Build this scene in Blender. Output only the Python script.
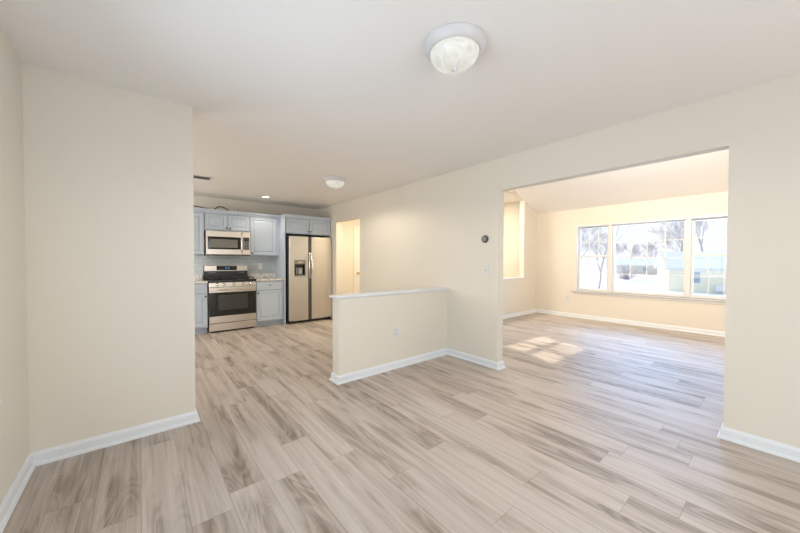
import bpy, bmesh, math, random
from mathutils import Vector, Matrix

for _o in list(bpy.data.objects):
    bpy.data.objects.remove(_o, do_unlink=True)
SC = bpy.context.scene
COL = SC.collection
R = math.radians

# ------------------------------------------------------------------ camera
YAW, PITCH, ROLL, CAM_H, FPX = 0.6901, -0.018, 0.002, 1.2588, 315.45
fw = Vector((math.sin(YAW)*math.cos(PITCH), math.cos(YAW)*math.cos(PITCH), math.sin(PITCH)))
rt = Vector((math.cos(YAW), -math.sin(YAW), 0)); up = rt.cross(fw)
rt2 = rt*math.cos(ROLL)+up*math.sin(ROLL); up2 = up*math.cos(ROLL)-rt*math.sin(ROLL)
cam_d = bpy.data.cameras.new('camera'); cam = bpy.data.objects.new('camera', cam_d); COL.objects.link(cam)
M = Matrix((rt2, up2, -fw)).transposed().to_4x4(); M.translation = Vector((0, 0, CAM_H)); cam.matrix_world = M
cam_d.sensor_width = 36; cam_d.lens = 36*FPX/800; cam_d.clip_start = .02; cam_d.clip_end = 400
SC.camera = cam

# ------------------------------------------------------------------ colour management, world, sun, area lights
vs = SC.view_settings
SC.display_settings.display_device = 'sRGB'
vs.view_transform = 'Standard'; vs.look = 'None'; vs.gamma = 1.0; vs.use_curve_mapping = False
vs.exposure = 0.1

w = bpy.data.worlds.new('sky'); SC.world = w; w.use_nodes = True
nt = w.node_tree; nt.nodes.clear()
tc = nt.nodes.new('ShaderNodeTexCoord'); sx = nt.nodes.new('ShaderNodeSeparateXYZ')
rp = nt.nodes.new('ShaderNodeValToRGB'); bg = nt.nodes.new('ShaderNodeBackground'); wo = nt.nodes.new('ShaderNodeOutputWorld')
nt.links.new(tc.outputs['Generated'], sx.inputs[0]); nt.links.new(sx.outputs['Z'], rp.inputs[0])
rp.color_ramp.elements[0].position = 0.0; rp.color_ramp.elements[0].color = (.98, .98, 1.0, 1)
rp.color_ramp.elements[1].position = .6; rp.color_ramp.elements[1].color = (.62, .79, 1.0, 1)
e = rp.color_ramp.elements.new(.12); e.color = (.95, .98, 1.03, 1)
nt.links.new(rp.outputs[0], bg.inputs[0]); bg.inputs[1].default_value = 1.0
nt.links.new(bg.outputs[0], wo.inputs[0])

def sun_light(direction, strength, color, angle):
    d = bpy.data.lights.new('sun', 'SUN'); d.energy = strength; d.color = color; d.angle = R(angle)
    o = bpy.data.objects.new('sun', d); COL.objects.link(o)
    o.rotation_euler = Vector(direction).to_track_quat('-Z', 'Y').to_euler()
def area_light(name, loc, direction, sx_, sy_, power, color, spread=180):
    d = bpy.data.lights.new(name, 'AREA'); d.shape = 'RECTANGLE'; d.size = sx_; d.size_y = sy_
    d.energy = power; d.color = color; d.spread = R(spread)
    o = bpy.data.objects.new(name, d); COL.objects.link(o); o.location = loc
    o.rotation_euler = Vector(direction).to_track_quat('-Z', 'Y').to_euler()
    return o
COOL = (.86, .93, 1.0); WARM = (1.0, .83, .62); NEUT = (1.0, .95, .88)
sun_light((-.38, -1.0, -.70), 4.2, (1.0, .88, .70), .6)
area_light('daylight_dining_window', (-.72, 1.34, 1.32), (1, 0, .35), 1.6, 1.38, 30, (.68, .84, 1.0))
area_light('fill_behind_camera', (1.3, -2.25, 1.1), (0, 1, 0), 1.9, 2.0, 42, (.92, .96, 1.0))  # added fill light behind the camera; no door is built there
area_light('fill_kitchen_side', (-2.05, 5.2, 1.55), (1, 0, 0), 1.3, 1.1, 48, (1.0, .94, .85))  # unseen fill light added at the side of the kitchen
area_light('fill_living_side', (5.6, -2.25, 1.35), (0, 1, 0), 2.4, 1.5, 15, (1.0, .88, .72))  # added warm fill for the living room, set out of view
area_light('fill_living_wall', (3.42, .8, 3.0), (1, .12, -.16), 2.2, .5, 72, (1.0, .85, .66), 115)  # added fill aimed at the window wall; it has no lamp fixture
area_light('daylight_picture_window', (7.75, 1.67, 1.33), (-1, 0, 0), 2.4, 1.36, 72, (.18, .50, 1.0))

# ------------------------------------------------------------------ helpers
class MB:
    """collects shapes in world coordinates; build() links them as one mesh object"""
    def __init__(s): s.bm = bmesh.new()
    def _merge(s, b, mi=0):
        me = bpy.data.meshes.new('t'); b.to_mesh(me); b.free(); s.bm.from_mesh(me); bpy.data.meshes.remove(me); return s
    def box(s, x0, x1, y0, y1, z0, z1, bev=0.0, seg=1):
        b = bmesh.new(); bmesh.ops.create_cube(b, size=1)
        bmesh.ops.scale(b, vec=(x1-x0, y1-y0, z1-z0), verts=b.verts)
        bmesh.ops.translate(b, vec=((x0+x1)/2, (y0+y1)/2, (z0+z1)/2), verts=b.verts)
        if bev > 0:
            bmesh.ops.bevel(b, geom=list(b.edges), offset=bev, segments=seg, affect='EDGES', profile=.5)
        return s._merge(b)
    def prism(s, pts, axis, a0, a1):
        """polygon pts in the two other axes (in xyz order), extruded along axis from a0 to a1"""
        b = bmesh.new()
        def mk(p, a):
            q = {'x': (a, p[0], p[1]), 'y': (p[0], a, p[1]), 'z': (p[0], p[1], a)}[axis]
            return b.verts.new(q)
        A = [mk(p, a0) for p in pts]; B = [mk(p, a1) for p in pts]
        b.faces.new(A); b.faces.new(B[::-1])
        for i in range(len(pts)):
            j = (i+1) % len(pts); b.faces.new((A[j], A[i], B[i], B[j]))
        bmesh.ops.recalc_face_normals(b, faces=b.faces)
        return s._merge(b)
    def lathe(s, prof, c, axis=(0, 0, 1), n=48, smooth=True):
        """prof: list of (radius, height) along axis from c"""
        b = bmesh.new(); ax = Vector(axis).normalized(); u = ax.orthogonal().normalized(); v = ax.cross(u); c = Vector(c)
        rings = []
        for r_, h_ in prof:
            if r_ < 1e-6: rings.append([b.verts.new(c+ax*h_)])
            else: rings.append([b.verts.new(c+ax*h_+(u*math.cos(2*math.pi*k/n)+v*math.sin(2*math.pi*k/n))*r_) for k in range(n)])
        for a, d in zip(rings, rings[1:]):
            for k in range(n):
                k2 = (k+1) % n
                if len(a) == 1 and len(d) == 1: continue
                f = (a[0], d[k], d[k2]) if len(a) == 1 else (a[k], d[0], a[k2]) if len(d) == 1 else (a[k], d[k], d[k2], a[k2])
                fc = b.faces.new(f); fc.smooth = smooth
        bmesh.ops.recalc_face_normals(b, faces=b.faces)
        return s._merge(b)
    def cyl(s, c, r_, h_, axis=(0, 0, 1), n=24):
        return s.lathe([(0, 0), (r_, 0), (r_, h_), (0, h_)], c, axis, n, smooth=False)
    def tube(s, pts, rad, n=8):
        """pts: Vectors; rad: number or per-point list"""
        pts = [Vector(p) for p in pts]; m = len(pts)
        if not hasattr(rad, '__len__'): rad = [rad]*m
        b = bmesh.new(); rings = []; ref = None
        for i, p in enumerate(pts):
            t = (pts[min(i+1, m-1)]-pts[max(i-1, 0)]).normalized()
            if ref is None: ref = t.orthogonal().normalized()
            u = (ref-t*ref.dot(t)).normalized(); v = t.cross(u); ref = u
            rings.append([b.verts.new(p+(u*math.cos(2*math.pi*k/n)+v*math.sin(2*math.pi*k/n))*rad[i]) for k in range(n)])
        for a, d in zip(rings, rings[1:]):
            for k in range(n):
                f = b.faces.new((a[k], a[(k+1) % n], d[(k+1) % n], d[k])); f.smooth = True
        b.faces.new(rings[0][::-1]); b.faces.new(rings[-1])
        return s._merge(b)
    def build(s, name, mat, parent=None):
        off = Vector((0, 0, 0)); p = parent
        while p is not None: off += p.location; p = p.parent
        if off.length: bmesh.ops.translate(s.bm, vec=-off, verts=s.bm.verts)
        me = bpy.data.meshes.new(name); s.bm.to_mesh(me); s.bm.free()
        me.materials.append(mat)
        o = bpy.data.objects.new(name, me); COL.objects.link(o)
        if parent is not None: o.parent = parent
        return o
def thing(name, label, cat, loc, group=None):
    o = bpy.data.objects.new(name, None); COL.objects.link(o); o.location = loc; o.empty_display_size = .1
    tag(o, label, cat, group); return o
def tag(o, label, cat, group=None):
    o['label'] = label; o['category'] = cat
    if group: o['group'] = group
    return o
def struct(o, label=None, cat=None):
    o['kind'] = 'structure'
    if label: o['label'] = label
    if cat: o['category'] = cat
    return o
def empty_struct(name, loc, label=None, cat=None):
    o = bpy.data.objects.new(name, None); COL.objects.link(o); o.location = loc; o.empty_display_size = .1
    return struct(o, label, cat)

# ------------------------------------------------------------------ materials
def mat(name, color, rough=.5, metal=0.0, spec=.5, bump=None, noise=None, emit=None, coat=0.0):
    m = bpy.data.materials.new(name); m.use_nodes = True; t = m.node_tree; p = t.nodes['Principled BSDF']
    p.inputs['Base Color'].default_value = (*color, 1); p.inputs['Roughness'].default_value = rough
    p.inputs['Metallic'].default_value = metal; p.inputs['Specular IOR Level'].default_value = spec
    p.inputs['Coat Weight'].default_value = coat
    if noise or bump:
        c = t.nodes.new('ShaderNodeTexCoord')
    if noise:   # (scale, amount)
        n = t.nodes.new('ShaderNodeTexNoise'); n.inputs['Scale'].default_value = noise[0]; n.inputs['Detail'].default_value = 4
        mx = t.nodes.new('ShaderNodeMix'); mx.data_type = 'RGBA'
        a = noise[1]
        mx.inputs['A'].default_value = (*[v*(1-a) for v in color], 1); mx.inputs['B'].default_value = (*[min(1, v*(1+a)) for v in color], 1)
        t.links.new(c.outputs['Object'], n.inputs['Vector']); t.links.new(n.outputs['Fac'], mx.inputs['Factor'])
        t.links.new(mx.outputs['Result'], p.inputs['Base Color'])
    if bump:    # (scale, strength)
        n = t.nodes.new('ShaderNodeTexNoise'); n.inputs['Scale'].default_value = bump[0]; n.inputs['Detail'].default_value = 3
        b = t.nodes.new('ShaderNodeBump'); b.inputs['Strength'].default_value = bump[1]; b.inputs['Distance'].default_value = .002
        t.links.new(c.outputs['Object'], n.inputs['Vector']); t.links.new(n.outputs['Fac'], b.inputs['Height'])
        t.links.new(b.outputs['Normal'], p.inputs['Normal'])
    if emit:
        p.inputs['Emission Color'].default_value = (*emit[0], 1); p.inputs['Emission Strength'].default_value = emit[1]
    return m
WALL = mat('cream_wall_paint', (.79, .74, .65), .7, bump=(220, .06), noise=(1.5, .015))
CEIL = mat('ceiling_paint', (.91, .885, .855), .85, bump=(160, .08))
TRIM = mat('white_trim_paint', (.81, .84, .87), .35, bump=(60, .03))
VINYL = mat('white_window_vinyl', (.76, .755, .74), .4, bump=(80, .03))
PLATE = mat('white_plastic', (.72, .74, .74), .35, bump=(90, .02))
SLOT = mat('dark_slot', (.05, .05, .055), .6, bump=(90, .02))
CAB = mat('blue_grey_cabinet_paint', (.55, .63, .73), .5, bump=(120, .03), noise=(3, .02))
KNOB = mat('dark_bronze_knob', (.03, .027, .03), .35, metal=.6, bump=(90, .02))
BLACKG = mat('black_glass', (.012, .012, .011), .06, spec=.6, noise=(30, .1))
BLACKM = mat('black_enamel', (.018, .018, .018), .3, bump=(120, .05))
IRON = mat('cast_iron', (.03, .03, .03), .55, bump=(150, .2))
GLASSMW = mat('microwave_window_mesh', (.17, .165, .13), .25, noise=(300, .15))
RUBBER = mat('dark_cord_rubber', (.07, .045, .03), .5, bump=(90, .05))
BRASS = mat('brass', (.75, .5, .2), .25, metal=1.0, noise=(30, .05))
DOORW = mat('white_door_paint', (.84, .80, .73), .4, bump=(70, .03))
GREYP = mat('grey_plastic', (.30, .30, .30), .4, bump=(90, .03))
DIAL = mat('smoked_dial', (.09, .095, .10), .25, noise=(40, .1))
def stainless(name, color, rough, axis_scale):
    m = mat(name, color, rough, metal=.92); t = m.node_tree; p = t.nodes['Principled BSDF']
    c = t.nodes.new('ShaderNodeTexCoord'); mp = t.nodes.new('ShaderNodeMapping'); mp.inputs['Scale'].default_value = axis_scale
    n = t.nodes.new('ShaderNodeTexNoise'); n.inputs['Scale'].default_value = 6; n.inputs['Detail'].default_value = 5
    mr = t.nodes.new('ShaderNodeMapRange'); mr.inputs['To Min'].default_value = rough-.06; mr.inputs['To Max'].default_value = rough+.08
    t.links.new(c.outputs['Object'], mp.inputs[0]); t.links.new(mp.outputs[0], n.inputs['Vector'])
    t.links.new(n.outputs['Fac'], mr.inputs['Value']); t.links.new(mr.outputs[0], p.inputs['Roughness'])
    return m
STEEL = stainless('brushed_stainless', (.62, .56, .49), .3, (2, 2, 90))
STEELF = stainless('satin_fridge_steel', (.68, .645, .59), .42, (90, 90, 2))
CHROME = stainless('polished_handle', (.80, .78, .75), .18, (20, 20, 20))

def floor_material():
    m = bpy.data.materials.new('greige_oak_planks'); m.use_nodes = True; t = m.node_tree; L = t.links; N = t.nodes.new
    p = t.nodes['Principled BSDF']
    c = N('ShaderNodeTexCoord'); sp = N('ShaderNodeSeparateXYZ'); L.new(c.outputs['Object'], sp.inputs[0])
    def math_(op, a, b=None, c_=None):
        n = N('ShaderNodeMath'); n.operation = op
        for i, v in enumerate((a, b, c_)):
            if v is None: continue
            if isinstance(v, (int, float)): n.inputs[i].default_value = v
            else: L.new(v, n.inputs[i])
        return n.outputs[0]
    PW, PL = .184, 1.22
    X = math_('ADD', sp.outputs['X'], 20.062); Y = math_('ADD', sp.outputs['Y'], 20.0)
    row = math_('FLOOR', math_('DIVIDE', X, PW))
    wn = N('ShaderNodeTexWhiteNoise'); wn.noise_dimensions = '1D'; L.new(row, wn.inputs['W'])
    ys = math_('ADD', math_('DIVIDE', Y, PL), wn.outputs['Value'])
    colI = math_('FLOOR', ys)
    wn2 = N('ShaderNodeTexWhiteNoise'); wn2.noise_dimensions = '2D'
    cb = N('ShaderNodeCombineXYZ'); L.new(row, cb.inputs[0]); L.new(colI, cb.inputs[1]); L.new(cb.outputs[0], wn2.inputs['Vector'])
    rnd = wn2.outputs['Value']
    # seams
    fx = math_('FRACT', math_('DIVIDE', X, PW)); fy = math_('FRACT', ys)
    ex = math_('MULTIPLY', math_('MINIMUM', fx, math_('SUBTRACT', 1.0, fx)), PW)
    ey = math_('MULTIPLY', math_('MINIMUM', fy, math_('SUBTRACT', 1.0, fy)), PL)
    ed = math_('MINIMUM', ex, ey)
    seam = N('ShaderNodeMapRange'); seam.interpolation_type = 'SMOOTHSTEP'
    seam.inputs['From Min'].default_value = .0004; seam.inputs['From Max'].default_value = .0022; L.new(ed, seam.inputs['Value'])
    # plank-local coordinates with a random offset
    off = math_('MULTIPLY', rnd, 57.0)
    def vec(sx_, sy_, o=0.0):
        v = N('ShaderNodeCombineXYZ')
        L.new(math_('MULTIPLY', sp.outputs['X'], sx_), v.inputs[0]); L.new(math_('MULTIPLY', sp.outputs['Y'], sy_), v.inputs[1])
        L.new(math_('ADD', off, o), v.inputs[2]); return v.outputs[0]
    def noise(v, scale, detail=4, dist=0.0, rough=.55):
        n = N('ShaderNodeTexNoise'); n.inputs['Scale'].default_value = scale; n.inputs['Detail'].default_value = detail
        n.inputs['Distortion'].default_value = dist; n.inputs['Roughness'].default_value = rough; L.new(v, n.inputs['Vector']); return n.outputs['Fac']
    def mr(v, a, b, lo=0.0, hi=1.0):
        n = N('ShaderNodeMapRange'); n.interpolation_type = 'SMOOTHSTEP'
        for k, q in zip(('From Min', 'From Max', 'To Min', 'To Max'), (a, b, lo, hi)): n.inputs[k].default_value = q
        L.new(v, n.inputs['Value']); return n.outputs[0]
    heart = mr(noise(vec(7.0, .75), 1.0, 3, .5), .44, .66)             # broad heartwood bands
    streak = mr(noise(vec(24, .65, 11.0), 1.0, 3, .7), .40, .66)       # long soft streaks
    fine = mr(noise(vec(95, 1.6, 7.0), 1.0, 5, .25, .65), .34, .68)    # pores
    cath = noise(vec(6.0, .85, 3.0), 1.0, 2, .7)
    rings = math_('MULTIPLY_ADD', math_('SINE', math_('MULTIPLY', cath, 85.0)), .5, .5)
    # knots: rings around scattered centres
    vo = N('ShaderNodeTexVoronoi'); vo.voronoi_dimensions = '3D'; vo.inputs['Scale'].default_value = 1.0; vo.inputs['Randomness'].default_value = 1.0
    L.new(vec(6.2, 1.9, 5.0), vo.inputs['Vector'])
    kd = math_('ADD', vo.outputs['Distance'], math_('MULTIPLY', noise(vec(30, 8, 2.0), 1.0, 2), .12))
    km = mr(kd, .10, .42, 1.0, 0.0)
    krings = math_('MULTIPLY_ADD', math_('SINE', math_('MULTIPLY', kd, 95.0)), .5, .5)
    knot = math_('MULTIPLY', km, math_('MULTIPLY_ADD', krings, .45, .55))
    dark = math_('MULTIPLY', heart, .30)
    dark = math_('ADD', dark, math_('MULTIPLY', math_('MULTIPLY', rings, math_('MULTIPLY_ADD', heart, .26, .05)), 1.0))
    dark = math_('ADD', dark, math_('MULTIPLY', streak, .26))
    dark = math_('ADD', dark, math_('MULTIPLY', fine, .20))
    dark = math_('ADD', dark, math_('MULTIPLY', knot, .42))
    dark = math_('ADD', dark, math_('MULTIPLY_ADD', rnd, .22, -.15))
    dark = math_('MULTIPLY_ADD', dark, .82, .03)
    ramp = N('ShaderNodeValToRGB'); L.new(dark, ramp.inputs[0]); cr = ramp.color_ramp
    cr.elements[0].position = 0.0; cr.elements[0].color = FLOOR_TONES[0]
    cr.elements[1].position = 1.0; cr.elements[1].color = FLOOR_TONES[3]
    a = cr.elements.new(.28); a.color = FLOOR_TONES[1]
    a = cr.elements.new(.6); a.color = FLOOR_TONES[2]
    mx = N('ShaderNodeMix'); mx.data_type = 'RGBA'; mx.inputs['A'].default_value = (.20, .16, .13, 1)
    L.new(ramp.outputs[0], mx.inputs['B']); L.new(mr(seam.outputs[0], 0, 1, .35, 1), mx.inputs['Factor']); L.new(mx.outputs['Result'], p.inputs['Base Color'])
    L.new(mr(dark, 0, 1, .44, .53), p.inputs['Roughness'])
    b = N('ShaderNodeBump'); b.inputs['Strength'].default_value = .12; b.inputs['Distance'].default_value = .001
    L.new(math_('ADD', seam.outputs[0], math_('MULTIPLY', fine, .4)), b.inputs['Height']); L.new(b.outputs[0], p.inputs['Normal'])
    p.inputs['Specular IOR Level'].default_value = .8
    return m
FLOOR_TONES = [(.60, .53, .48, 1), (.49, .42, .37, 1), (.335, .275, .23, 1), (.18, .135, .105, 1)]
FLOORM = floor_material()

def tile_material():
    m = mat('grey_subway_tile', (.4, .45, .47), .12, spec=.6); t = m.node_tree; p = t.nodes['Principled BSDF']
    c = t.nodes.new('ShaderNodeTexCoord'); mp = t.nodes.new('ShaderNodeMapping'); mp.inputs['Rotation'].default_value = (R(90), 0, 0)
    b = t.nodes.new('ShaderNodeTexBrick'); b.inputs['Scale'].default_value = 1.0; b.inputs['Brick Width'].default_value = .152
    b.inputs['Row Height'].default_value = .076; b.inputs['Mortar Size'].default_value = .0025; b.inputs['Mortar Smooth'].default_value = .3
    b.inputs['Color1'].default_value = (.48, .53, .54, 1); b.inputs['Color2'].default_value = (.54, .59, .60, 1); b.inputs['Mortar'].default_value = (.34, .37, .38, 1)
    t.links.new(c.outputs['Object'], mp.inputs[0]); t.links.new(mp.outputs[0], b.inputs['Vector']); t.links.new(b.outputs['Color'], p.inputs['Base Color'])
    bp = t.nodes.new('ShaderNodeBump'); bp.invert = True; bp.inputs['Strength'].default_value = .4; bp.inputs['Distance'].default_value = .002
    t.links.new(b.outputs['Fac'], bp.inputs['Height']); t.links.new(bp.outputs[0], p.inputs['Normal'])
    return m
TILE = tile_material()
def granite_material():
    m = mat('speckled_granite', (.7, .68, .62), .15); t = m.node_tree; p = t.nodes['Principled BSDF']
    c = t.nodes.new('ShaderNodeTexCoord')
    n = t.nodes.new('ShaderNodeTexNoise'); n.inputs['Scale'].default_value = 38; n.inputs['Detail'].default_value = 6; n.inputs['Roughness'].default_value = .7
    r_ = t.nodes.new('ShaderNodeValToRGB'); cr = r_.color_ramp
    cr.elements[0].position = .32; cr.elements[0].color = (.06, .05, .045, 1); cr.elements[1].position = .47; cr.elements[1].color = (.84, .80, .75, 1)
    a = cr.elements.new(.40); a.color = (.36, .32, .28, 1)
    t.links.new(c.outputs['Object'], n.inputs['Vector']); t.links.new(n.outputs['Fac'], r_.inputs[0]); t.links.new(r_.outputs[0], p.inputs['Base Color'])
    return m
GRANITE = granite_material()
def glass_material():
    m = bpy.data.materials.new('window_glass'); m.use_nodes = True; t = m.node_tree; t.nodes.clear()
    tr = t.nodes.new('ShaderNodeBsdfTransparent'); gl = t.nodes.new('ShaderNodeBsdfGlossy'); gl.inputs['Roughness'].default_value = .02
    fr = t.nodes.new('ShaderNodeFresnel'); fr.inputs['IOR'].default_value = 1.3; mx = t.nodes.new('ShaderNodeMixShader'); o = t.nodes.new('ShaderNodeOutputMaterial')
    tr.inputs[0].default_value = (.98, .99, .99, 1)
    t.links.new(fr.outputs[0], mx.inputs[0]); t.links.new(tr.outputs[0], mx.inputs[1]); t.links.new(gl.outputs[0], mx.inputs[2]); t.links.new(mx.outputs[0], o.inputs[0])
    return m
GLASS = glass_material()
def lamp_glass(name, color, strength):
    m = mat(name, (.50, .51, .47), .25, emit=(color, strength)); t = m.node_tree; p = t.nodes['Principled BSDF']
    c = t.nodes.new('ShaderNodeTexCoord'); n = t.nodes.new('ShaderNodeTexNoise'); n.inputs['Scale'].default_value = 12; n.inputs['Distortion'].default_value = 2.5
    mr = t.nodes.new('ShaderNodeMapRange'); mr.inputs['To Min'].default_value = strength*.5; mr.inputs['To Max'].default_value = strength*1.5
    t.links.new(c.outputs['Object'], n.inputs['Vector']); t.links.new(n.outputs['Fac'], mr.inputs['Value']); t.links.new(mr.outputs[0], p.inputs['Emission Strength'])
    return m
LAMPG = lamp_glass('alabaster_lamp_glass', (1.0, .97, .88), .34)
RINGM = mat('lamp_base_enamel', (.70, .68, .68), .4, bump=(60, .02))
BULB = mat('recessed_lamp', (.9, .9, .9), .4, emit=((1.0, .95, .85), 3.0))
BLUE = mat('blue_display_digits', (.02, .05, .1), .3, emit=((.10, .40, 1.0), .7))
# outdoors
SNOW = mat('snow', (.86, .88, .92), .8, bump=(2.5, .5), noise=(.35, .04))
SIDING = mat('pale_yellow_siding', (.88, .85, .72), .7, noise=(2, .03))
SIDINGT = mat('tan_siding', (.75, .68, .60), .7, noise=(2, .05))
ROOFG = mat('grey_shingles', (.72, .76, .82), .8, noise=(4, .1))
BARK = mat('washed_out_bark', (.50, .47, .50), .85, noise=(6, .2))  # outdoor overexposure put into the bark as a paler colour
TWIG = mat('grey_twigs', (.60, .57, .62), .9, noise=(6, .15))
SHUT = mat('house_window_glass', (.35, .42, .5), .1, noise=(2, .1))

# ------------------------------------------------------------------ room dimensions
C = 2.44
XL, YS, XS = -.53, 2.906, .327           # left wall, dining stub wall face, its end
YP, XP, PT = 2.873, 1.561, .13           # half wall face, end, thickness
XW, WT = 3.2, .105                       # long wall
YO1, YO2, ZO = 2.091, .25, 2.074         # wide opening
YK = 6.83; XWIN = 7.53; YLV = 3.852; YB = -2.05; XKL = -1.85
VS = .42                                 # living room vault slope
def vz(x): return 2.42+VS*(XWIN-x)

# ------------------------------------------------------------------ shell
struct(MB().box(XKL-.1, XWIN+.1, YB-.1, 7.05, -.12, 0).build('floor', FLOORM), 'greige wood-look plank floor running through all rooms', 'floor')
struct(MB().box(XKL-.1, XW, YB-.1, 6.95, C, C+.1).box(XW, 4.65, 4.2, 7.05, C, C+.1).build('ceiling', CEIL), 'flat cream-white ceiling over dining area and kitchen', 'ceiling')
struct(MB().prism([(XW+.05, vz(XW+.05)), (XWIN, vz(XWIN)), (XWIN, vz(XWIN)+.12), (XW+.05, vz(XW+.05)+.12)], 'y', YB-.1, YLV+.1).build('ceiling_living', CEIL), 'sloping white ceiling of the sunny living room', 'ceiling')
struct(MB().box(XW+WT-.02, XWIN+.1, YLV+.1, 5.5, 2.8, 2.9).build('ceiling_foyer', CEIL), 'flat ceiling over the entry behind the living room half wall', 'ceiling')
# left wall with a window opening
LY0, LY1, LZ0, LZ1 = .50, 2.17, .63, 2.02
struct(MB().box(XL-.12, XL, YB, LY0, 0, C).box(XL-.12, XL, LY1, YS, 0, C).box(XL-.12, XL, LY0, LY1, 0, LZ0).box(XL-.12, XL, LY0, LY1, LZ1, C).build('wall_left', WALL), 'cream wall at far left edge of dining area', 'wall')
struct(MB().box(XKL-.1, XS, YS, YS+.125, 0, C).build('wall_dining', WALL), 'cream wall section standing between dining area and kitchen', 'wall')
struct(MB().box(XP, XW, YP, YP+PT, 0, .876).build('wall_half', WALL), 'low cream half wall dividing dining area from kitchen', 'half wall')
DY0, DY1, DZ = 5.06, 5.985, 2.073        # hall doorway in the long wall
X2 = XW+WT
struct(MB().box(XW, X2, DY1, 7.05, 0, 4.3).box(XW, X2, DY0, DY1, DZ, 4.3).box(XW, X2, YO1, DY0, 0, 4.3)
       .box(XW, X2, YO2, YO1, ZO, 4.3).box(XW, X2, YB, YO2, 0, 4.3).build('wall_right', WALL), 'long cream wall with wide living room opening and hall doorway', 'wall')
struct(MB().box(XKL-.1, XW, YK, YK+.12, 0, C).build('wall_kitchen', WALL), 'cream kitchen wall above and behind the blue grey cabinets', 'wall')
KY0, KY1, KZ0, KZ1 = 4.5, 5.9, 1.0, 2.1
struct(MB().box(XKL-.12, XKL, YS+.125, KY0, 0, C).box(XKL-.12, XKL, KY1, YK, 0, C).box(XKL-.12, XKL, KY0, KY1, 0, KZ0).box(XKL-.12, XKL, KY0, KY1, KZ1, C).build('wall_kitchen_side', WALL), 'cream kitchen wall at the side out of view', 'wall')
PX0, PX1, PZ1 = .35, 2.25, 2.08
SX0, SX1, SZ0, SZ1 = 4.4, 6.8, .6, 2.1
struct(MB().box(XL-.1, PX0, YB-.12, YB, 0, C).box(PX0, PX1, YB-.12, YB, PZ1, C).box(PX1, SX0, YB-.12, YB, 0, 4.3)
       .box(SX0, SX1, YB-.12, YB, 0, SZ0).box(SX0, SX1, YB-.12, YB, SZ1, 4.3).box(SX1, XWIN+.1, YB-.12, YB, 0, 4.3).build('wall_back', WALL), 'cream wall behind the camera', 'wall')
# living room left wall: half wall, column and header over the entry
struct(MB().box(X2, XWIN, YLV, YLV+.105, 0, .86)
       .prism([(6.94, .86), (XWIN, .86), (XWIN, 2.45), (6.94, vz(6.94)+.03)], 'y', YLV, YLV+.105)
       .prism([(X2, 2.8), (6.62, 2.8), (6.94, vz(6.94)), (6.94, 3.0), (X2, 4.32)], 'y', YLV, YLV+.105).build('wall_living', WALL), 'cream living room wall with a high opening above a half wall', 'wall')
WY0, WY1, WZ0, WZ1 = .37, 2.925, .615, 2.035
struct(MB().box(XWIN, XWIN+.14, YB-.1, WY0, 0, 2.6).box(XWIN, XWIN+.14, WY1, 5.5, 0, 2.9).box(XWIN, XWIN+.14, WY0, WY1, 0, WZ0).box(XWIN, XWIN+.14, WY0, WY1, WZ1, 2.6).build('wall_window', WALL), 'peach lit wall holding the triple living room window', 'wall')
# foyer end wall with an added opening that shapes the sun patch
TX0, TX1, TZ0, TZ1 = 5.1, 6.35, 1.9, 2.62
YF = 5.35
struct(MB().box(4.6, TX0, YF, YF+.12, 0, 2.9).box(TX1, XWIN+.1, YF, YF+.12, 0, 2.9).box(TX0, TX1, YF, YF+.12, 0, TZ0).box(TX0, TX1, YF, YF+.12, TZ1, 2.9).build('wall_foyer', WALL), 'cream entry wall behind the living room half wall', 'wall')
struct(MB().box(4.6, 4.72, YLV+.105, 7.05, 0, 2.9).build('wall_hall_side', WALL), 'cream wall closing the hall', 'wall')
YH = 6.5
struct(MB().box(X2, 4.6, YH, YH+.12, 0, C).build('wall_hall', WALL), 'cream hall wall seen through the kitchen side doorway', 'wall')
struct(MB().box(X2, 4.6, 4.5, 4.6, 0, 2.85).build('wall_hall_near', WALL), 'cream hall wall out of view', 'wall')
# added unseen overhang that blocks sun from the picture window, ground
struct(MB().prism([(XWIN+.14, 2.42), (XWIN+1.0, 2.36), (XWIN+1.0, 2.5), (XWIN+.14, 2.75)], 'y', YB-.3, 5.6).build('sun_block_overhang', TRIM), 'added white overhang out of view, blocking sun at the living room window', 'eave')

# ------------------------------------------------------------------ baseboards
BBP = [(0, 0), (.029, 0), (.029, .008), (.024, .017), (.015, .021), (.015, .060), (.012, .070), (.006, .076), (.004, .083), (0, .083)]
def run(name, pts, side, keep=None, prof=BBP, m=TRIM, z=0, label=None):
    """mitred moulding along a polyline; side=+1: profile grows to the left of travel"""
    pts = [Vector((a, b)) for a, b in pts]; n = len(pts); offs = []
    for i in range(n):
        ns = []
        if i > 0: d = (pts[i]-pts[i-1]).normalized(); ns.append(Vector((-d.y, d.x))*side)
        if i < n-1: d = (pts[i+1]-pts[i]).normalized(); ns.append(Vector((-d.y, d.x))*side)
        if len(ns) == 1: offs.append(ns[0])
        else:
            b_ = (ns[0]+ns[1]); offs.append(b_/(b_.dot(ns[0])))
    mb = MB(); bm = mb.bm
    rings = [[bm.verts.new((*(p+o*d), z+h)) for d, h in prof] for p, o in zip(pts, offs)]
    for A, B in zip(rings, rings[1:]):
        for k in range(len(prof)):
            k2 = (k+1) % len(prof); bm.faces.new((A[k], A[k2], B[k2], B[k]))
    bm.faces.new(rings[0]); bm.faces.new(rings[-1][::-1])
    bmesh.ops.recalc_face_normals(bm, faces=bm.faces)
    return struct(mb.build(name, m), label, 'baseboard')
run('baseboard_left', [(XL, YB), (XL, YS), (XS, YS), (XS, YS+.125)], -1, label='white baseboard along the left dining walls')
run('baseboard_half', [(XW, YP+PT), (XP, YP+PT), (XP, YP), (XW, YP), (XW, YO1), (X2, YO1), (X2, YLV), (XWIN, YLV), (XWIN, YB)], -1, label='white baseboard wrapping the half wall and living room')
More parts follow.
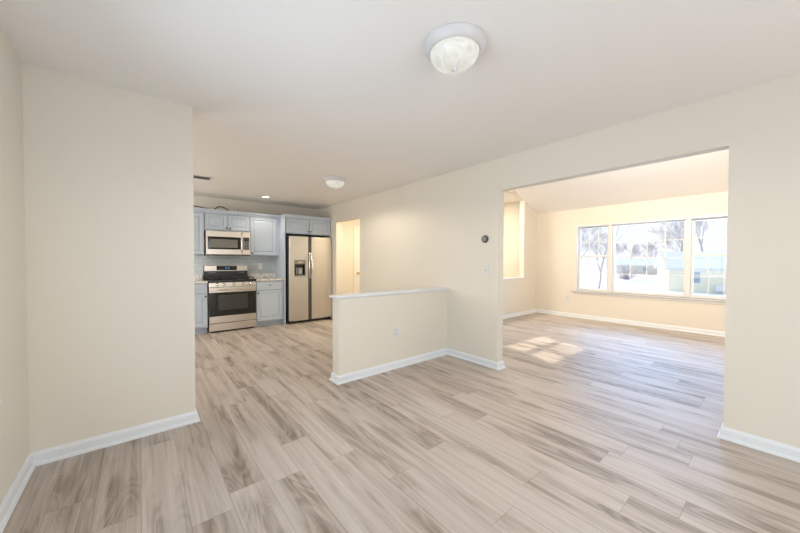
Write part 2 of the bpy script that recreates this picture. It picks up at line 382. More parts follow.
run('baseboard_right', [(X2, YB), (X2, YO2), (XW, YO2), (XW, YB)], -1, label='white baseboard along the right end of the long wall')
run('baseboard_long', [(XW, DY0), (XW, YP+PT)], 1, label='white baseboard on the kitchen side of the long wall')
run('baseboard_hall', [(X2, DY1), (X2, YH), (3.92, YH)], -1, label='white baseboard in the hall')
# half wall cap and living room sill
struct(MB().box(XP-.034, XW, YP-.020, YP+PT+.020, .876, .899, .006, 2).box(XP-.012, XW, YP-.010, YP+PT+.010, .866, .876, .003).build('trim_1', TRIM), 'white wooden cap along the top of the half wall', 'cap')
struct(MB().box(X2, 6.97, YLV-.02, YLV+.12, .86, .882, .004).build('trim_2', TRIM), 'white ledge capping the living room half wall', 'ledge')

# ------------------------------------------------------------------ windows
def mapper(axis, wall, inward):
    """local (u along wall, d depth outward from wall face, z) -> world box args"""
    def f(mb, u0, u1, d0, d1, z0, z1, bev=0.0):
        a, b = sorted((wall-inward*d0, wall-inward*d1))
        if axis == 'x': mb.box(a, b, u0, u1, z0, z1, bev)
        else: mb.box(u0, u1, a, b, z0, z1, bev)
        return mb
    return f
def unit(win, f, u0, u1, z0, z1, kind, cols, rows):
    if kind == 'picture':
        parts = [(z0, z1, .055, .095, rows)]
    else:
        zm = (z0+z1)/2+.045
        parts = [(zm-.012, z1, .075, .105, rows), (z0, zm+.018, .045, .075, rows)]
    for a, b, d0, d1, rws in parts:
        s_ = MB(); e_ = .034
        f(s_, u0, u0+e_, d0, d1, a, b, .003); f(s_, u1-e_, u1, d0, d1, a, b, .003)
        f(s_, u0+e_, u1-e_, d0, d1, b-e_, b, .003); f(s_, u0+e_, u1-e_, d0, d1, a, a+e_, .003)
        so = s_.build('sash', VINYL, win)
        dm = (d0+d1)/2
        f(MB(), u0+e_, u1-e_, dm-.003, dm+.003, a+e_, b-e_).build('pane', GLASS, so)
        g = MB()
        for i in range(1, cols):
            u = u0+e_+(u1-u0-2*e_)*i/cols; f(g, u-.008, u+.008, dm-.009, dm-.004, a+e_, b-e_)
        for i in range(1, rws):
            zz = a+e_+(b-a-2*e_)*i/rws; f(g, u0+e_, u1-e_, dm-.0085, dm-.0045, zz-.008, zz+.008)
        if cols > 1 or rws > 1: g.build('grille', VINYL, so)
f = mapper('x', XWIN, -1)
def win_root(n, y, label): return empty_struct('window_%d' % n, (XWIN, y, WZ0), label, 'window')
wl = win_root(1, 2.61, 'left sash window of the triple living room window')
unit(wl, f, 2.31, 2.905, .635, 2.01, 'hung', 3, 2)
wc = win_root(2, 1.67, 'wide picture window at the middle of the living room group')
unit(wc, f, 1.10, 2.245, .635, 2.02, 'picture', 4, 4)
wr = win_root(3, .7, 'right sash window partly hidden by the opening edge')
unit(wr, f, .39, 1.035, .635, 2.01, 'hung', 3, 2)
b = MB()
f(b, 2.905, 2.965, -.014, .14, .60, 2.055, .003); f(b, .33, .39, -.014, .14, .60, 2.055, .003)
f(b, .39, 2.905, -.014, .14, 2.01, 2.055, .003); f(b, .39, 2.905, .0, .14, .60, .637, .003)
f(b, 2.245, 2.31, -.010, .14, .637, 2.01, .003); f(b, 1.035, 1.10, -.010, .14, .637, 2.01, .003)
struct(b.build('trim_3', VINYL), 'white frame and mullions around the triple window', 'window frame')
b = MB(); f(b, .28, 3.01, -.05, .02, .585, .607, .004); f(b, .32, 2.97, -.016, 0, .535, .585, .003)
struct(b.build('trim_4', VINYL), 'white sill and apron under the triple window', 'sill')
# dining window in the left wall (mostly outside the frame)
f = mapper('x', XL, 1)
wd = empty_struct('window_4', (XL, 1.34, LZ0), 'dining room window in the left wall', 'window')
unit(wd, f, LY0+.03, 1.33, LZ0+.02, LZ1-.02, 'hung', 3, 2); unit(wd, f, 1.35, LY1-.03, LZ0+.02, LZ1-.02, 'hung', 3, 2)
b = MB(); f(b, LY0-.02, LY0+.03, -.014, .12, LZ0, LZ1+.03, .003); f(b, LY1-.03, LY1+.02, -.014, .12, LZ0, LZ1+.03, .003); f(b, LY0+.03, LY1-.03, -.014, .12, LZ1-.02, LZ1+.03, .003)
f(b, 1.33, 1.35, 0, .12, LZ0, LZ1-.02)
struct(b.build('trim_5', VINYL), 'white frame of the dining room window', 'window frame')
b = MB(); f(b, LY0-.07, LY1+.07, -.045, .05, LZ0-.022, LZ0, .004)
f(b, LY0-.03, LY1+.02, -.014, 0, LZ0-.075, LZ0-.022, .003)
struct(b.build('trim_6', VINYL), 'white sill of the dining room window', 'sill')
# frame of the added, unseen sun opening in the foyer wall
b = MB(); f = mapper('y', YF, -1)
f(b, TX0, TX0+.05, 0, .1, TZ0, TZ1); f(b, TX1-.05, TX1, 0, .1, TZ0, TZ1); f(b, TX0, TX1, 0, .1, TZ0, TZ0+.05); f(b, TX0, TX1, 0, .1, TZ1-.05, TZ1); f(b, 5.70, 5.75, .02, .09, TZ0, TZ1); f(b, TX0, TX1, .02, .09, 2.23, 2.27)
wt = struct(b.build('window_5', VINYL), 'added unseen opening letting sun reach the living room floor', 'window')
# hall door
dr = empty_struct('door_1', (4.03, YH, 0), 'white hall door with brass knob seen through the doorway', 'door')
b = MB(); b.box(3.925, 3.985, YH-.018, YH, 0, 2.095, .003); b.box(3.985, 4.6, YH-.018, YH, 2.035, 2.095, .003); b.build('door_casing', DOORW, dr)
b = MB(); b.box(3.988, 4.6, YH-.008, YH, .01, 2.033)
for z0, z1 in ((.2, .85), (1.05, 1.85)):
    for x0, x1 in ((4.09, 4.26), (4.36, 4.55)): b.box(x0, x1, YH-.014, YH-.006, z0, z1, .005)
b.build('door_slab', DOORW, dr)
MB().lathe([(.026, 0), (.026, .006), (.011, .012), (.011, .03), (.027, .042), (.030, .055), (.022, .068), (0, .072)], (4.032, YH-.008, .965), (0, -1, 0), 24).build('door_knob', BRASS, dr)

# ------------------------------------------------------------------ ceiling fixtures
def dome_light(loc, label, power):
    x, y, z = loc
    t = thing('ceiling_light', label, 'ceiling light', (x, y, z), 'domed ceiling lights')
    MB().lathe([(0, 0), (.165, 0), (.168, -.005), (.167, -.015), (.162, -.020), (.159, -.026), (.152, -.038), (.142, -.047), (.135, -.050), (.130, -.046), (.127, -.04)], loc, n=64).build('base_ring', RINGM, t)
    prof = [(.132*math.cos(a), -.046-.086*math.sin(a)) for a in [i*math.pi/2/14 for i in range(14)]]+[(0, -.132)]
    MB().lathe(prof, loc, n=64).build('glass_dome', LAMPG, t)
    MB().lathe([(.008, -.128), (.015, -.133), (.016, -.138), (.011, -.144), (0, -.146)], loc, n=24).build('finial', RINGM, t)
    d = bpy.data.lights.new('lamp_glow', 'SPOT'); d.energy = power; d.color = (1.0, .90, .74); d.shadow_soft_size = .1; d.spot_size = R(172); d.spot_blend = .35
    o = bpy.data.objects.new('lamp_glow', d); COL.objects.link(o); o.location = (x, y, z-.17)
dome_light((1.338, 1.158, C), 'large white domed flush light on the ceiling above the dining area', 30)
dome_light((2.19, 4.13, C), 'smaller looking white domed light on the kitchen ceiling near the doorway', 30)
t = thing('recessed_light', 'small round recessed light in the ceiling above the cabinets', 'recessed light', (1.82, 6.13, C))
MB().lathe([(.060, .0), (.062, -.004), (.078, -.005), (.082, -.002), (.082, 0)], (1.82, 6.13, C), n=40).build('trim_ring', TRIM, t)
MB().lathe([(0, -.002), (.061, -.002)], (1.82, 6.13, C), n=40).build('lamp', BULB, t)
d = bpy.data.lights.new('recessed_glow', 'SPOT'); d.energy = 15; d.color = (1.0, .88, .68); d.spot_size = R(120); d.spot_blend = .6; d.shadow_soft_size = .05
o = bpy.data.objects.new('recessed_glow', d); COL.objects.link(o); o.location = (1.82, 6.13, C-.02)
t = thing('ceiling_vent', 'white slotted air vent in the kitchen ceiling', 'vent', (.64, 5.31, C))
b = MB(); vx0, vx1, vy0, vy1 = .46, .82, 5.16, 5.385
b.box(vx0, vx1, vy0, vy0+.025, C-.008, C, .002); b.box(vx0, vx1, vy1-.025, vy1, C-.008, C, .002); b.box(vx0, vx0+.025, vy0, vy1, C-.008, C, .002); b.box(vx1-.025, vx1, vy0, vy1, C-.008, C, .002)
b.build('frame', TRIM, t)
MB().box(vx0+.02, vx1-.02, vy0+.02, vy1-.02, C-.0015, C).build('opening', SLOT, t)
for k in range(11):
    y = vy0+.030+k*.016
    MB().prism([(y, C-.007), (y+.008, C-.001), (y+.009, C-.002), (y+.001, C-.008)], 'x', vx0+.02, vx1-.02).build('slat', GREYP, t)

# ------------------------------------------------------------------ wall devices
def outlet(c, axis, nrm, label, kind='outlet'):
    """axis: the wall's own horizontal axis, nrm: direction the plate faces"""
    x, y, z = c
    t = thing('wall_outlet' if kind == 'outlet' else 'light_switch', label, 'outlet' if kind == 'outlet' else 'light switch', c)
    def bx(mb, u0, u1, d0, d1, z0, z1, bev=0):
        a, b_ = sorted((d0*nrm, d1*nrm))
        if axis == 'x': mb.box(x+u0, x+u1, y+a, y+b_, z+z0, z+z1, bev, 2)
        else: mb.box(x+a, x+b_, y+u0, y+u1, z+z0, z+z1, bev, 2)
        return mb
    bx(MB(), -.035, .035, 0, .006, -.0575, .0575, .003).build('plate', PLATE, t)
    if kind == 'outlet':
        for s in (-.0195, .0195):
            r_ = bx(MB(), -.017, .017, .005, .008, s-.0145, s+.0145, .003).build('receptacle', PLATE, t)
            q = MB()
            for u in (-.007, .007): bx(q, u-.0012, u+.0012, .0075, .0083, s-.002, s+.007)
            bx(q, -.002, .002, .0075, .0083, s-.010, s-.006)
            q.build('slots', SLOT, r_)
    else:
        bx(MB(), -.006, .006, .005, .007, -.013, .013).build('toggle_slot', GREYP, t)
        bx(MB(), -.004, .004, .006, .017, -.002, .010, .0015).build('toggle', PLATE, t)
outlet((2.32, YP, .422), 'x', -1, 'white power outlet low on the half wall')
outlet((XWIN, 3.12, .42), 'y', -1, 'white power outlet under the left end of the living room window')
outlet((1.908, YK-.008, 1.146), 'x', -1, 'white power outlet on the grey tile backsplash')
outlet((XW, 2.258, 1.151), 'y', -1, 'white light switch under the round thermostat', 'switch')
outlet((XW, 4.923, 1.143), 'y', -1, 'white light switch beside the hall doorway', 'switch')
t = thing('thermostat', 'round dark thermostat on the long wall above a light switch', 'thermostat', (XW, 2.268, 1.522))
MB().lathe([(0, 0), (.047, 0), (.047, .004), (.044, .006)], (XW, 2.268, 1.522), (-1, 0, 0), 40).build('back_plate', GREYP, t)
MB().lathe([(.040, .004), (.042, .010), (.040, .024), (.034, .029), (.029, .028)], (XW, 2.268, 1.522), (-1, 0, 0), 40).build('dial_ring', DIAL, t)
MB().lathe([(.030, .020), (.030, .027), (.02, .029), (0, .030)], (XW, 2.268, 1.522), (-1, 0, 0), 40).build('dial_face', GREYP, t)

# ------------------------------------------------------------------ kitchen
struct(MB().box(.3, 2.196, YK-.008, YK, .905, 1.37).build('trim_backsplash', TILE), 'grey subway tile backsplash behind the range', 'backsplash')

def panel_front(x0, x1, z0, z1, y, fr=.055, raised=True):
    """cabinet door or drawer front facing -Y, outer face at y"""
    b = MB(); th = .02
    if not raised: return b.box(x0, x1, y, y+th, z0, z1, .004)
    b.box(x0, x0+fr, y, y+th, z0, z1, .004); b.box(x1-fr, x1, y, y+th, z0, z1, .004)
    b.box(x0+fr, x1-fr, y, y+th, z1-fr, z1, .004); b.box(x0+fr, x1-fr, y, y+th, z0, z0+fr, .004)
    b.box(x0+fr-.004, x1-fr+.004, y+.011, y+th, z0+fr-.004, z1-fr+.004)
    a0, a1, c0, c1 = x0+fr+.010, x1-fr-.010, z0+fr+.010, z1-fr-.010; s_ = .022
    bm = b.bm
    A = [bm.verts.new(p) for p in ((a0, y+.0115, c0), (a1, y+.0115, c0), (a1, y+.0115, c1), (a0, y+.0115, c1))]
    B = [bm.verts.new(p) for p in ((a0+s_, y+.003, c0+s_), (a1-s_, y+.003, c0+s_), (a1-s_, y+.003, c1-s_), (a0+s_, y+.003, c1-s_))]
    bm.faces.new(B)
    for i in range(4):
        j = (i+1) % 4; bm.faces.new((A[i], A[j], B[j], B[i]))
    bmesh.ops.recalc_face_normals(bm, faces=bm.faces)
    return b
def knob(x, y, z, parent):
    MB().lathe([(.006, 0), (.005, .012), (.012, .017), (.0145, .023), (.010, .029), (0, .030)], (x, y, z), (0, -1, 0), 20).build('knob', KNOB, parent)
def cabinet(label, x0, x1, yf, yb, z0, z1, fronts, crown=None, toe=False, group=None, kind='upper'):
    """fronts: (x0, x1, z0, z1, knob x, knob z, 'door'|'drawer')"""
    t = thing('wall_cabinet' if kind == 'upper' else 'base_cabinet', label, 'cabinet', ((x0+x1)/2, yb, z0), group)
    b = MB()
    b.box(x0, x1, yf+.021, yb, z0+(.10 if toe else 0), z1)
    if toe: b.box(x0, x1, yf+.095, yb, z0, z0+.101)
    b.build('body', CAB, t)
    for (a, c_, d0, d1, kx, kz, kd) in fronts:
        o_ = panel_front(a, c_, d0, d1, yf, .052 if kd == 'door' else .03, kd == 'door').build(kd, CAB, t)
        knob(kx, yf, kz, o_)
    if crown:
        c0, c1, wrapL = crown
        prof = [(yf+.02, z1-.005), (yf-.004, z1-.005), (yf-.008, z1+.012), (yf-.028, z1+.034), (yf-.040, z1+.038), (yf-.044, z1+.058), (yf+.02, z1+.058)]
        q = MB().prism(prof, 'x', c0, c1)
        if wrapL:
            q.box(c0-.0, c0+.02, yf+.02, yb, z1-.005, z1+.058)
        q.build('crown_moulding', CAB, t)
    return t
G_U = 'wall cabinets along the kitchen wall'; G_B = 'base cabinets under the granite counters'
cabinet('blue grey wall cabinet at the far left, cut off by the dining wall', .46, .884, 6.48, YK, 1.36, 2.11, [(.465, .878, 1.365, 2.092, .50, 1.41, 'door')], (.46, .886, False), group=G_U)
cabinet('short blue grey two-door wall cabinet directly above the microwave', .890, 1.632, 6.48, YK, 1.795, 2.11, [(.896, 1.253, 1.812, 2.092, 1.230, 1.85, 'door'), (1.263, 1.624, 1.812, 2.092, 1.290, 1.85, 'door')], (.886, 1.634, False), group=G_U)
cabinet('tall single-door blue grey wall cabinet right of the microwave', 1.634, 2.194, 6.48, YK, 1.36, 2.11, [(1.640, 2.128, 1.365, 2.092, 1.664, 1.40, 'door')], (1.634, 2.196, False), group=G_U)
cabinet('blue grey two-door wall cabinet above the refrigerator', 2.219, 3.196, 6.235, YK, 1.80, 2.115, [(2.236, 2.710, 1.815, 2.10, 2.685, 1.855, 'door'), (2.720, 3.188, 1.815, 2.10, 2.746, 1.855, 'door')], (2.193, 3.198, True), group=G_U)
tag(MB().box(2.196, 2.217, 6.225, YK, 0, 2.108, .002).build('end_panel', CAB), 'tall narrow blue grey panel beside the refrigerator', 'cabinet panel')
cabinet('blue grey base cabinet left of the range, cut off by the dining wall', .40, .893, 6.25, YK, 0, .873, [(.406, .885, .70, .862, .65, .78, 'drawer'), (.406, .885, .125, .688, .862, .645, 'door')], toe=True, group=G_B, kind='base')
cabinet('blue grey base cabinet between the range and the refrigerator', 1.677, 2.194, 6.25, YK, 0, .873, [(1.684, 2.160, .70, .862, 1.925, .79, 'drawer'), (1.684, 2.160, .115, .688, 1.706, .645, 'door')], toe=True, group=G_B, kind='base')
for x0, x1, lab in ((.38, .895, 'short speckled granite counter left of the range'), (1.676, 2.195, 'short speckled granite counter between range and refrigerator')):
    tc_ = thing('countertop', lab, 'countertop', ((x0+x1)/2, 6.5, .873), 'granite counters')
    MB().box(x0, x1, 6.225, YK-.009, .8735, .905, .004, 2).build('slab', GRANITE, tc_)
    MB().box(x0, x1, YK-.03, YK-.009, .905, .995, .003).build('splash_strip', GRANITE, tc_)

# microwave
mx0, mx1, my, mz0, mz1 = .896, 1.622, 6.42, 1.365, 1.79
t = thing('microwave', 'stainless over-the-range microwave under the short cabinet', 'microwave', ((mx0+mx1)/2, YK, mz0))
MB().box(mx0, mx1, my+.03, YK-.01, mz0+.004, mz1-.002).box(mx0, mx1, my+.028, my+.2, mz0-.014, mz0+.004).build('body', BLACKM, t)
dd = MB().box(mx0, 1.482, my, my+.03, mz0, mz1, .006, 2).build('door', STEEL, t)
MB().box(mx0+.028, 1.458, my-.003, my+.004, mz0+.095, mz1-.105, .003).build('window_frame', BLACKG, dd)
MB().box(mx0+.065, 1.405, my-.0045, my+.002, mz0+.125, mz1-.15, .002).build('window', GLASSMW, dd)
MB().tube([(1.466, my, mz0+.05), (1.466, my-.022, mz0+.062), (1.466, my-.034, mz0+.12), (1.466, my-.037, (mz0+mz1)/2), (1.466, my-.034, mz1-.09), (1.466, my-.022, mz1-.03), (1.466, my, mz1-.02)], .0095, 12).build('handle', CHROME, dd)
MB().box(1.484, mx1, my, my+.03, mz0, mz1, .006, 2).build('control_frame', STEEL, t)
cp = MB().box(1.496, mx1-.018, my-.003, my+.004, mz0+.095, mz1-.10, .003).build('control_panel', BLACKM, t)
q = MB()
for r_ in range(6):
    for k in range(3): q.box(1.505+k*.033, 1.529+k*.033, my-.0045, my-.002, mz0+.108+r_*.026, mz0+.122+r_*.026)
q.build('keypad', GREYP, cp)
MB().box(1.505, 1.595, my-.0045, my-.002, mz0+.278, mz0+.306).build('display', SLOT, cp)

# range
rx0, rx1, ry = .907, 1.672, 6.235
t = thing('range', 'stainless gas range with black oven glass and dark grates', 'stove', ((rx0+rx1)/2, YK-.03, 0))
MB().box(rx0, rx1, ry+.035, YK-.02, .03, .90).box(rx0+.03, rx1-.03, ry+.06, YK-.05, 0, .03).build('body', BLACKM, t)
MB().box(rx0-.003, rx1+.003, ry-.014, YK-.075, .878, .918, .006, 2).build('cooktop', BLACKM, t)
for k, (gx0, gx1) in enumerate(((rx0+.02, 1.15), (1.16, 1.42), (1.43, rx1-.02))):
    g = MB()
    for yy in (6.31, 6.50, 6.70): g.box(gx0, gx1, yy-.007, yy+.007, .940, .956, .002)
    for xx in (gx0+.007, (gx0+gx1)/2, gx1-.007): g.box(xx-.007, xx+.007, 6.31, 6.70, .942, .954, .002)
    for xx in (gx0+.007, gx1-.007):
        for yy in (6.31, 6.70): g.box(xx-.008, xx+.008, yy-.008, yy+.008, .917, .942)
    g.build('grate', IRON, t)
for bx_, by in ((1.04, 6.40), (1.04, 6.60), (1.29, 6.5), (1.55, 6.40), (1.55, 6.60)):
    MB().lathe([(.045, 0), (.045, .010), (.032, .014), (.032, .022), (0, .024)], (bx_, by, .917), n=24).build('burner', BLACKM, t)
cpn = MB().prism([(ry-.012, .798), (ry+.04, .798), (ry+.04, .880), (ry+.004, .880), (ry-.008, .870)], 'x', rx0, rx1).build('control_panel', STEEL, t)
for kx in (1.035, 1.135, 1.295, 1.445, 1.565):
    MB().lathe([(.029, 0), (.029, .007), (.024, .011), (.022, .034), (.017, .038), (0, .038)], (kx, ry-.010, .838), (0, -1, .1), 24).build('knob', CHROME, t)
dd = MB().box(rx0+.002, rx1-.002, ry, ry+.035, .165, .79, .005, 2).build('oven_door', STEEL, t)
MB().box(rx0+.004, rx1-.004, ry-.004, ry+.006, .285, .70, .003).build('door_glass', BLACKG, dd)
MB().box(rx0+.14, rx1-.14, ry-.0055, ry, .385, .655, .003).build('inner_window', mat('tinted_oven_window', (.05, .053, .047), .18, spec=.5, noise=(60, .1)), dd)
h = MB().tube([(rx0+.035, ry-.045, .745), (rx1-.035, ry-.045, .745)], .012, 16)
for xx in (rx0+.06, rx1-.06): h.tube([(xx, ry-.045, .745), (xx, ry+.002, .75)], .009, 12)
h.build('handle', STEEL, dd)
MB().box(rx0+.002, rx1-.002, ry, ry+.035, .03, .157, .005, 2).build('drawer', STEEL, t)
bgd = MB().box(rx0+.004, rx1-.028, 6.735, YK-.015, 1.058, 1.165, .006, 2).build('backguard', STEEL, t)
MB().box(rx0+.002, rx1-.026, 6.74, YK-.015, .918, 1.058, .003).build('rear_vent', BLACKM, t)
dp = MB().box(1.11, 1.455, 6.731, 6.737, 1.075, 1.155, .002).build('display', BLACKG, bgd)
q = MB()
for k, x in enumerate((1.252, 1.272, 1.297, 1.317)):
    for (a, c_, z0, z1) in ((0, .013, 1.128, 1.131), (0, .013, 1.114, 1.117), (0, .013, 1.100, 1.103), (0, .003, 1.101, 1.116), (.010, .013, 1.101, 1.116), (0, .003, 1.115, 1.130), (.010, .013, 1.115, 1.130)):
        q.box(x+a, x+c_, 6.7296, 6.7312, z0, z1)
q.build('clock_digits', BLUE, dp)
for x0_, x1_ in ((.965, 1.10), (1.49, 1.585)): MB().box(x0_, x1_, 6.7385, 6.741, 1.025, 1.033).build('trim_strip', GREYP, t)

# refrigerator
fx0, fx1, fy = 2.268, 3.184, 6.155
t = thing('refrigerator', 'tall side by side stainless refrigerator with water dispenser', 'refrigerator', ((fx0+fx1)/2, YK-.05, 0))
MB().box(fx0-.02, fx1, fy+.085, YK-.06, .03, 1.735, .004).box(fx0+.02, fx1-.02, fy+.05, fy+.12, .012, .085).build('body', BLACKM, t)
for xx in (fx0+.1, fx1-.1): MB().cyl((xx, fy+.12, 0), .02, .035).build('foot', BLACKM, t)
dl = MB().box(fx0, 2.368, fy, fy+.08, .055, 1.745, .012, 3).box(2.360, 2.652, fy, fy+.08, .055, .946).box(2.360, 2.652, fy, fy+.08, 1.272, 1.745).box(2.594, 2.652, fy, fy+.08, .94, 1.28).box(2.36, 2.60, fy+.06, fy+.08, .94, 1.28).build('freezer_door', STEELF, t)
drr = MB().box(2.724, fx1, fy, fy+.08, .055, 1.745, .012, 3).build('fridge_door', STEELF, t)
DARKS = mat('dark_grey_handle_trim', (.12, .115, .105), .35, metal=.4, noise=(20, .1))
MB().box(2.652, 2.677, fy-.006, fy+.06, .055, 1.745, .004).build('handle_channel', DARKS, dl)
MB().box(2.697, 2.724, fy-.006, fy+.06, .055, 1.745, .004).build('handle_channel', DARKS, drr)
for par, xx, s in ((dl, 2.672, -1), (drr, 2.704, 1)):
    pts = [(xx-s*.004, fy-.004, .88), (xx-s*.002, fy-.020, .92), (xx+s*.006, fy-.040, .98), (xx+s*.014, fy-.055, 1.07), (xx+s*.016, fy-.058, 1.14), (xx+s*.014, fy-.055, 1.22), (xx+s*.006, fy-.040, 1.32), (xx-s*.002, fy-.020, 1.40), (xx-s*.004, fy-.004, 1.44)]
    MB().tube(pts, [.008, .010, .012, .013, .013, .013, .012, .010, .008], 12).build('handle', CHROME, par)
MB().box(2.6785, 2.6955, fy+.02, fy+.06, .055, 1.745, .002).build('center_gasket', GREYP, dl)
ds = MB().box(2.366, 2.378, fy-.006, fy+.05, .942, 1.275, .003).box(2.584, 2.596, fy-.006, fy+.05, .942, 1.275, .003).box(2.378, 2.584, fy-.006, fy+.05, .942, .968, .003).box(2.378, 2.584, fy-.006, fy+.05, 1.185, 1.275, .003).build('dispenser', mat('taupe_dispenser_bezel', (.30, .275, .235), .35, metal=.5, noise=(20, .05)), dl)
MB().box(2.372, 2.59, fy+.045, fy+.06, .95, 1.20).box(2.378, 2.384, fy, fy+.05, .968, 1.19).box(2.578, 2.584, fy, fy+.05, .968, 1.19).build('recess', BLACKG, ds)
MB().prism([(fy+.01, 1.19), (fy+.045, 1.19), (fy+.045, 1.12), (fy+.025, 1.125)], 'x', 2.42, 2.55).build('nozzle', BLACKM, ds)
MB().box(2.415, 2.435, fy+.02, fy+.03, .985, 1.12, .002).box(2.46, 2.54, fy+.030, fy+.042, .985, 1.11, .003).build('paddle', mat('light_grey_paddle', (.45, .46, .47), .25, noise=(20, .05)), ds)
MB().box(2.44, 2.53, fy-.0075, fy-.004, 1.215, 1.238).build('button_strip', mat('pale_button_strip', (.6, .57, .5), .3, noise=(20, .05)), ds)

# loose cable on top of the cabinets
q = MB()
def arc(x0, x1, z, hgt, y, n=14): return [(x0+(x1-x0)*i/n, y+.04*math.sin(i/n*math.pi), z+hgt*math.sin(i/n*math.pi)) for i in range(n+1)]
q.tube(arc(.50, .97, 2.178, .036, 6.56)+arc(1.04, 1.30, 2.170, .080, 6.56)+[(1.31, 6.6, 2.14), (1.34, 6.66, 2.122)], .009, 8)
tag(q.build('coiled_cable', RUBBER), 'dark brown cable looping over the top of the wall cabinets', 'cable')
q = MB().tube([(1.447, 6.58, 2.119), (1.447, 6.58, 2.19), (1.442, 6.575, 2.23)], .004, 6).tube([(1.447, 6.58, 2.119), (1.56, 6.58, 2.121), (1.585, 6.575, 2.178)], .005, 6)
tag(q.build('loose_wire', RUBBER), 'thin loose wire end poking above the cabinet over the microwave', 'wire')
q = MB().box(1.17, 1.27, 6.60, 6.68, 2.1105, 2.195, .01, 2)
tag(q.build('junction_box', PLATE), 'small white box on the cabinet top beneath the cable loop', 'box')

# ------------------------------------------------------------------ outdoors
GZ = -1.66
struct(MB().box(XWIN+.2, 140, -70, 110, GZ-.3, GZ).build('ground', SNOW), 'snow covered ground outside the living room window', 'ground')
struct(MB().box(-40, XWIN+.2, 7.3, 60, GZ-.3, GZ).box(-40, XL-.3, -40, 7.3, GZ-.3, GZ).box(-40, XWIN+.2, -40, YB-.4, GZ-.3, GZ).build('ground_yard', SNOW), 'snow covered yard around the house', 'ground')
def gable_house(name, label, corner, ang, length, depth, hw, hr, wallm, roofm, wins):
    """corner = near-left corner; long side runs along angle ang, depth is 90 deg counter-clockwise"""
    t = thing(name, label, 'house', (corner[0], corner[1], GZ))
    t.rotation_euler = (0, 0, ang)
    def loc(mb, nm, m, par):
        me_o = mb.build(nm, m); me_o.parent = par; return me_o
    wall_ = loc(MB().prism([(0, 0), (depth, 0), (depth, hw), (depth/2, hr), (0, hw)], 'x', 0, length), 'walls', wallm, t)
    ov = .35; s_ = (hr-hw)/(depth/2)
    loc(MB().prism([(-ov, hw-ov*s_), (depth/2, hr), (depth+ov, hw-ov*s_), (depth+ov, hw-ov*s_+.18), (depth/2, hr+.2), (-ov, hw-ov*s_+.18)], 'x', -.3, length+.3), 'roof', roofm, t)
    for (x0, x1, z0, z1) in wins:
        wn_ = loc(MB().box(x0-.09, x1+.09, -.05, .02, z0-.09, z1+.09), 'window', TRIM, t)
        loc(MB().box(x0, x1, -.06, 0, z0, z1), 'pane', SHUT, wn_)
        loc(MB().box(x0, x1, -.07, -.05, (z0+z1)/2-.03, (z0+z1)/2+.03), 'meeting_rail', TRIM, wn_)
    return t
hs = gable_house('house', 'pale yellow house with snowy roof outside the picture window', (40, 7.1), math.atan2(-.95, .31), 11.5, 7.0, 2.25, 3.75, SIDING, ROOFG,
            [(1.5, 2.3, .9, 1.9), (4.9, 5.8, .9, 1.9), (8.0, 8.9, .9, 1.9)])
q = MB().box(3.3, 4.0, -.45, .0, .15, .75, .03)
ac = q.build('condenser_unit', TRIM); ac.parent = hs
gable_house('house', 'distant tan house with grey roof behind the snowy yard', (88, 25.2), math.atan2(-.98, .1), 8.0, 7, 2.0, 3.6, SIDINGT, ROOFG, [(1.0, 2.0, .7, 1.5), (5.0, 6.0, .7, 1.5)])

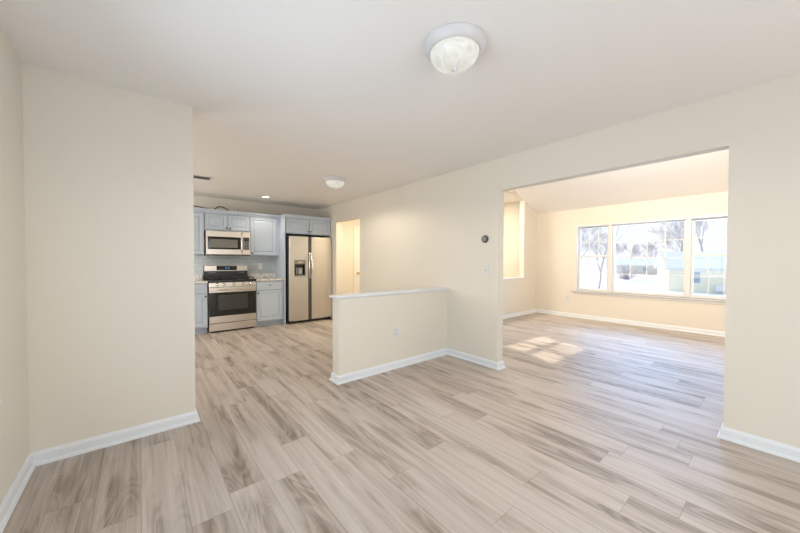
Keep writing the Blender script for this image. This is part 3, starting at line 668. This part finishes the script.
def bare_tree(label, loc, height, r0, seed, spread=.6, levels=6, lean=(0, 0)):
    rnd = random.Random(seed)
    t = thing('bare_tree', label, 'tree', loc, 'bare trees outside the living room window')
    tr_, br = MB(), MB(); base = Vector(loc); rmin = .00026*base.length
    def grow(p, d, ln, r_, lv):
        pts = [p]; n = 4; rr = [r_]
        for i in range(n):
            d = (d+Vector((rnd.uniform(-.16, .16), rnd.uniform(-.16, .16), rnd.uniform(-.02, .1)))).normalized()
            p = p+d*ln/n; pts.append(p); rr.append(max(rmin, r_*(1-.42*(i+1)/n)))
        (tr_ if lv == levels else br).tube(pts, rr, 8 if lv >= levels-1 else 3)
        if lv == 0: return
        k = 3 if lv > 1 else 4
        for i in range(k):
            az = rnd.uniform(0, 2*math.pi); s_ = spread*rnd.uniform(.6, 1.25)
            u = d.orthogonal().normalized(); v = d.cross(u)
            nd = (d+(u*math.cos(az)+v*math.sin(az))*s_).normalized()
            nd = (nd+Vector((0, 0, .12))).normalized()
            j = -1 if i == 0 else rnd.choice((2, 3, 4))
            grow(pts[j], nd, ln*rnd.uniform(.62, .82), rr[j]*.68, lv-1)
    grow(base, Vector((lean[0], lean[1], 1)).normalized(), height*.32, r0, levels)
    tr_.build('trunk', BARK, t); br.build('branches', TWIG, t)
    return t
bare_tree('big bare tree whose limbs rise behind the yellow house in the picture window', (57, 8.3, GZ), 17, .20, 11, .6, 6, (0, .1))
bare_tree('bare tree rising behind the yellow house in the right sash window', (88, 9.9, GZ), 24, .30, 5, .45, 6)
bare_tree('bare tree at the upper left of the picture window', (34, 11.2, GZ), 13, .09, 23, .55, 6, (0, -.25))
bare_tree('slender bare tree behind the left sash window', (28, 11.0, GZ), 9, .08, 31, .5, 6)
bare_tree('far bare tree behind the left sash window', (60, 24.5, GZ), 14, .16, 37, .6, 6)
bare_tree('bare tree standing behind the tan house', (112, 29.0, GZ), 10, .25, 41, .8, 5)
bare_tree('bare tree standing far behind the yellow house', (84, 12.0, GZ), 15, .2, 43, .7, 6)
bare_tree('distant bare tree between the two houses', (100, 21.6, GZ), 9, .22, 47, .8, 5)
bare_tree('hazy bare tree at the far left edge of the left sash window', (96, 37.2, GZ), 12, .2, 53, .8, 5)
bare_tree('hazy bare tree low behind the snow in the left sash window', (104, 34.0, GZ), 13, .2, 59, .8, 5)
bare_tree('hazy bare tree at the far left of the picture window', (132, 39.0, GZ), 12, .2, 61, .8, 5)
q = MB()
rnd = random.Random(3)
for k in range(60):
    a = rnd.uniform(0, 6.28); e_ = rnd.uniform(.1, 1.4); ln = 1.9*rnd.uniform(.7, 1.0)
    p0 = Vector((60, 15.8, GZ)); d = Vector((math.cos(a)*math.cos(e_), math.sin(a)*math.cos(e_), math.sin(e_)*1.5))
    q.tube([p0, p0+d*ln*.5, p0+d*ln+Vector((0, 0, .1))], [.06, .05, .02], 5)
tag(q.build('bush', TWIG), 'rounded dark twiggy bush in the snow before the tan house', 'bush')

# fill lights added to brighten the hall and entry, without fixtures
area_light('fill_hall', (3.9, 5.3, 2.40), (0, 0, -1), .3, .3, 25, (1.0, .87, .66))
area_light('fill_entry', (6.0, 4.6, 2.77), (0, 0, -1), .5, .5, 46, (1.0, .88, .70))
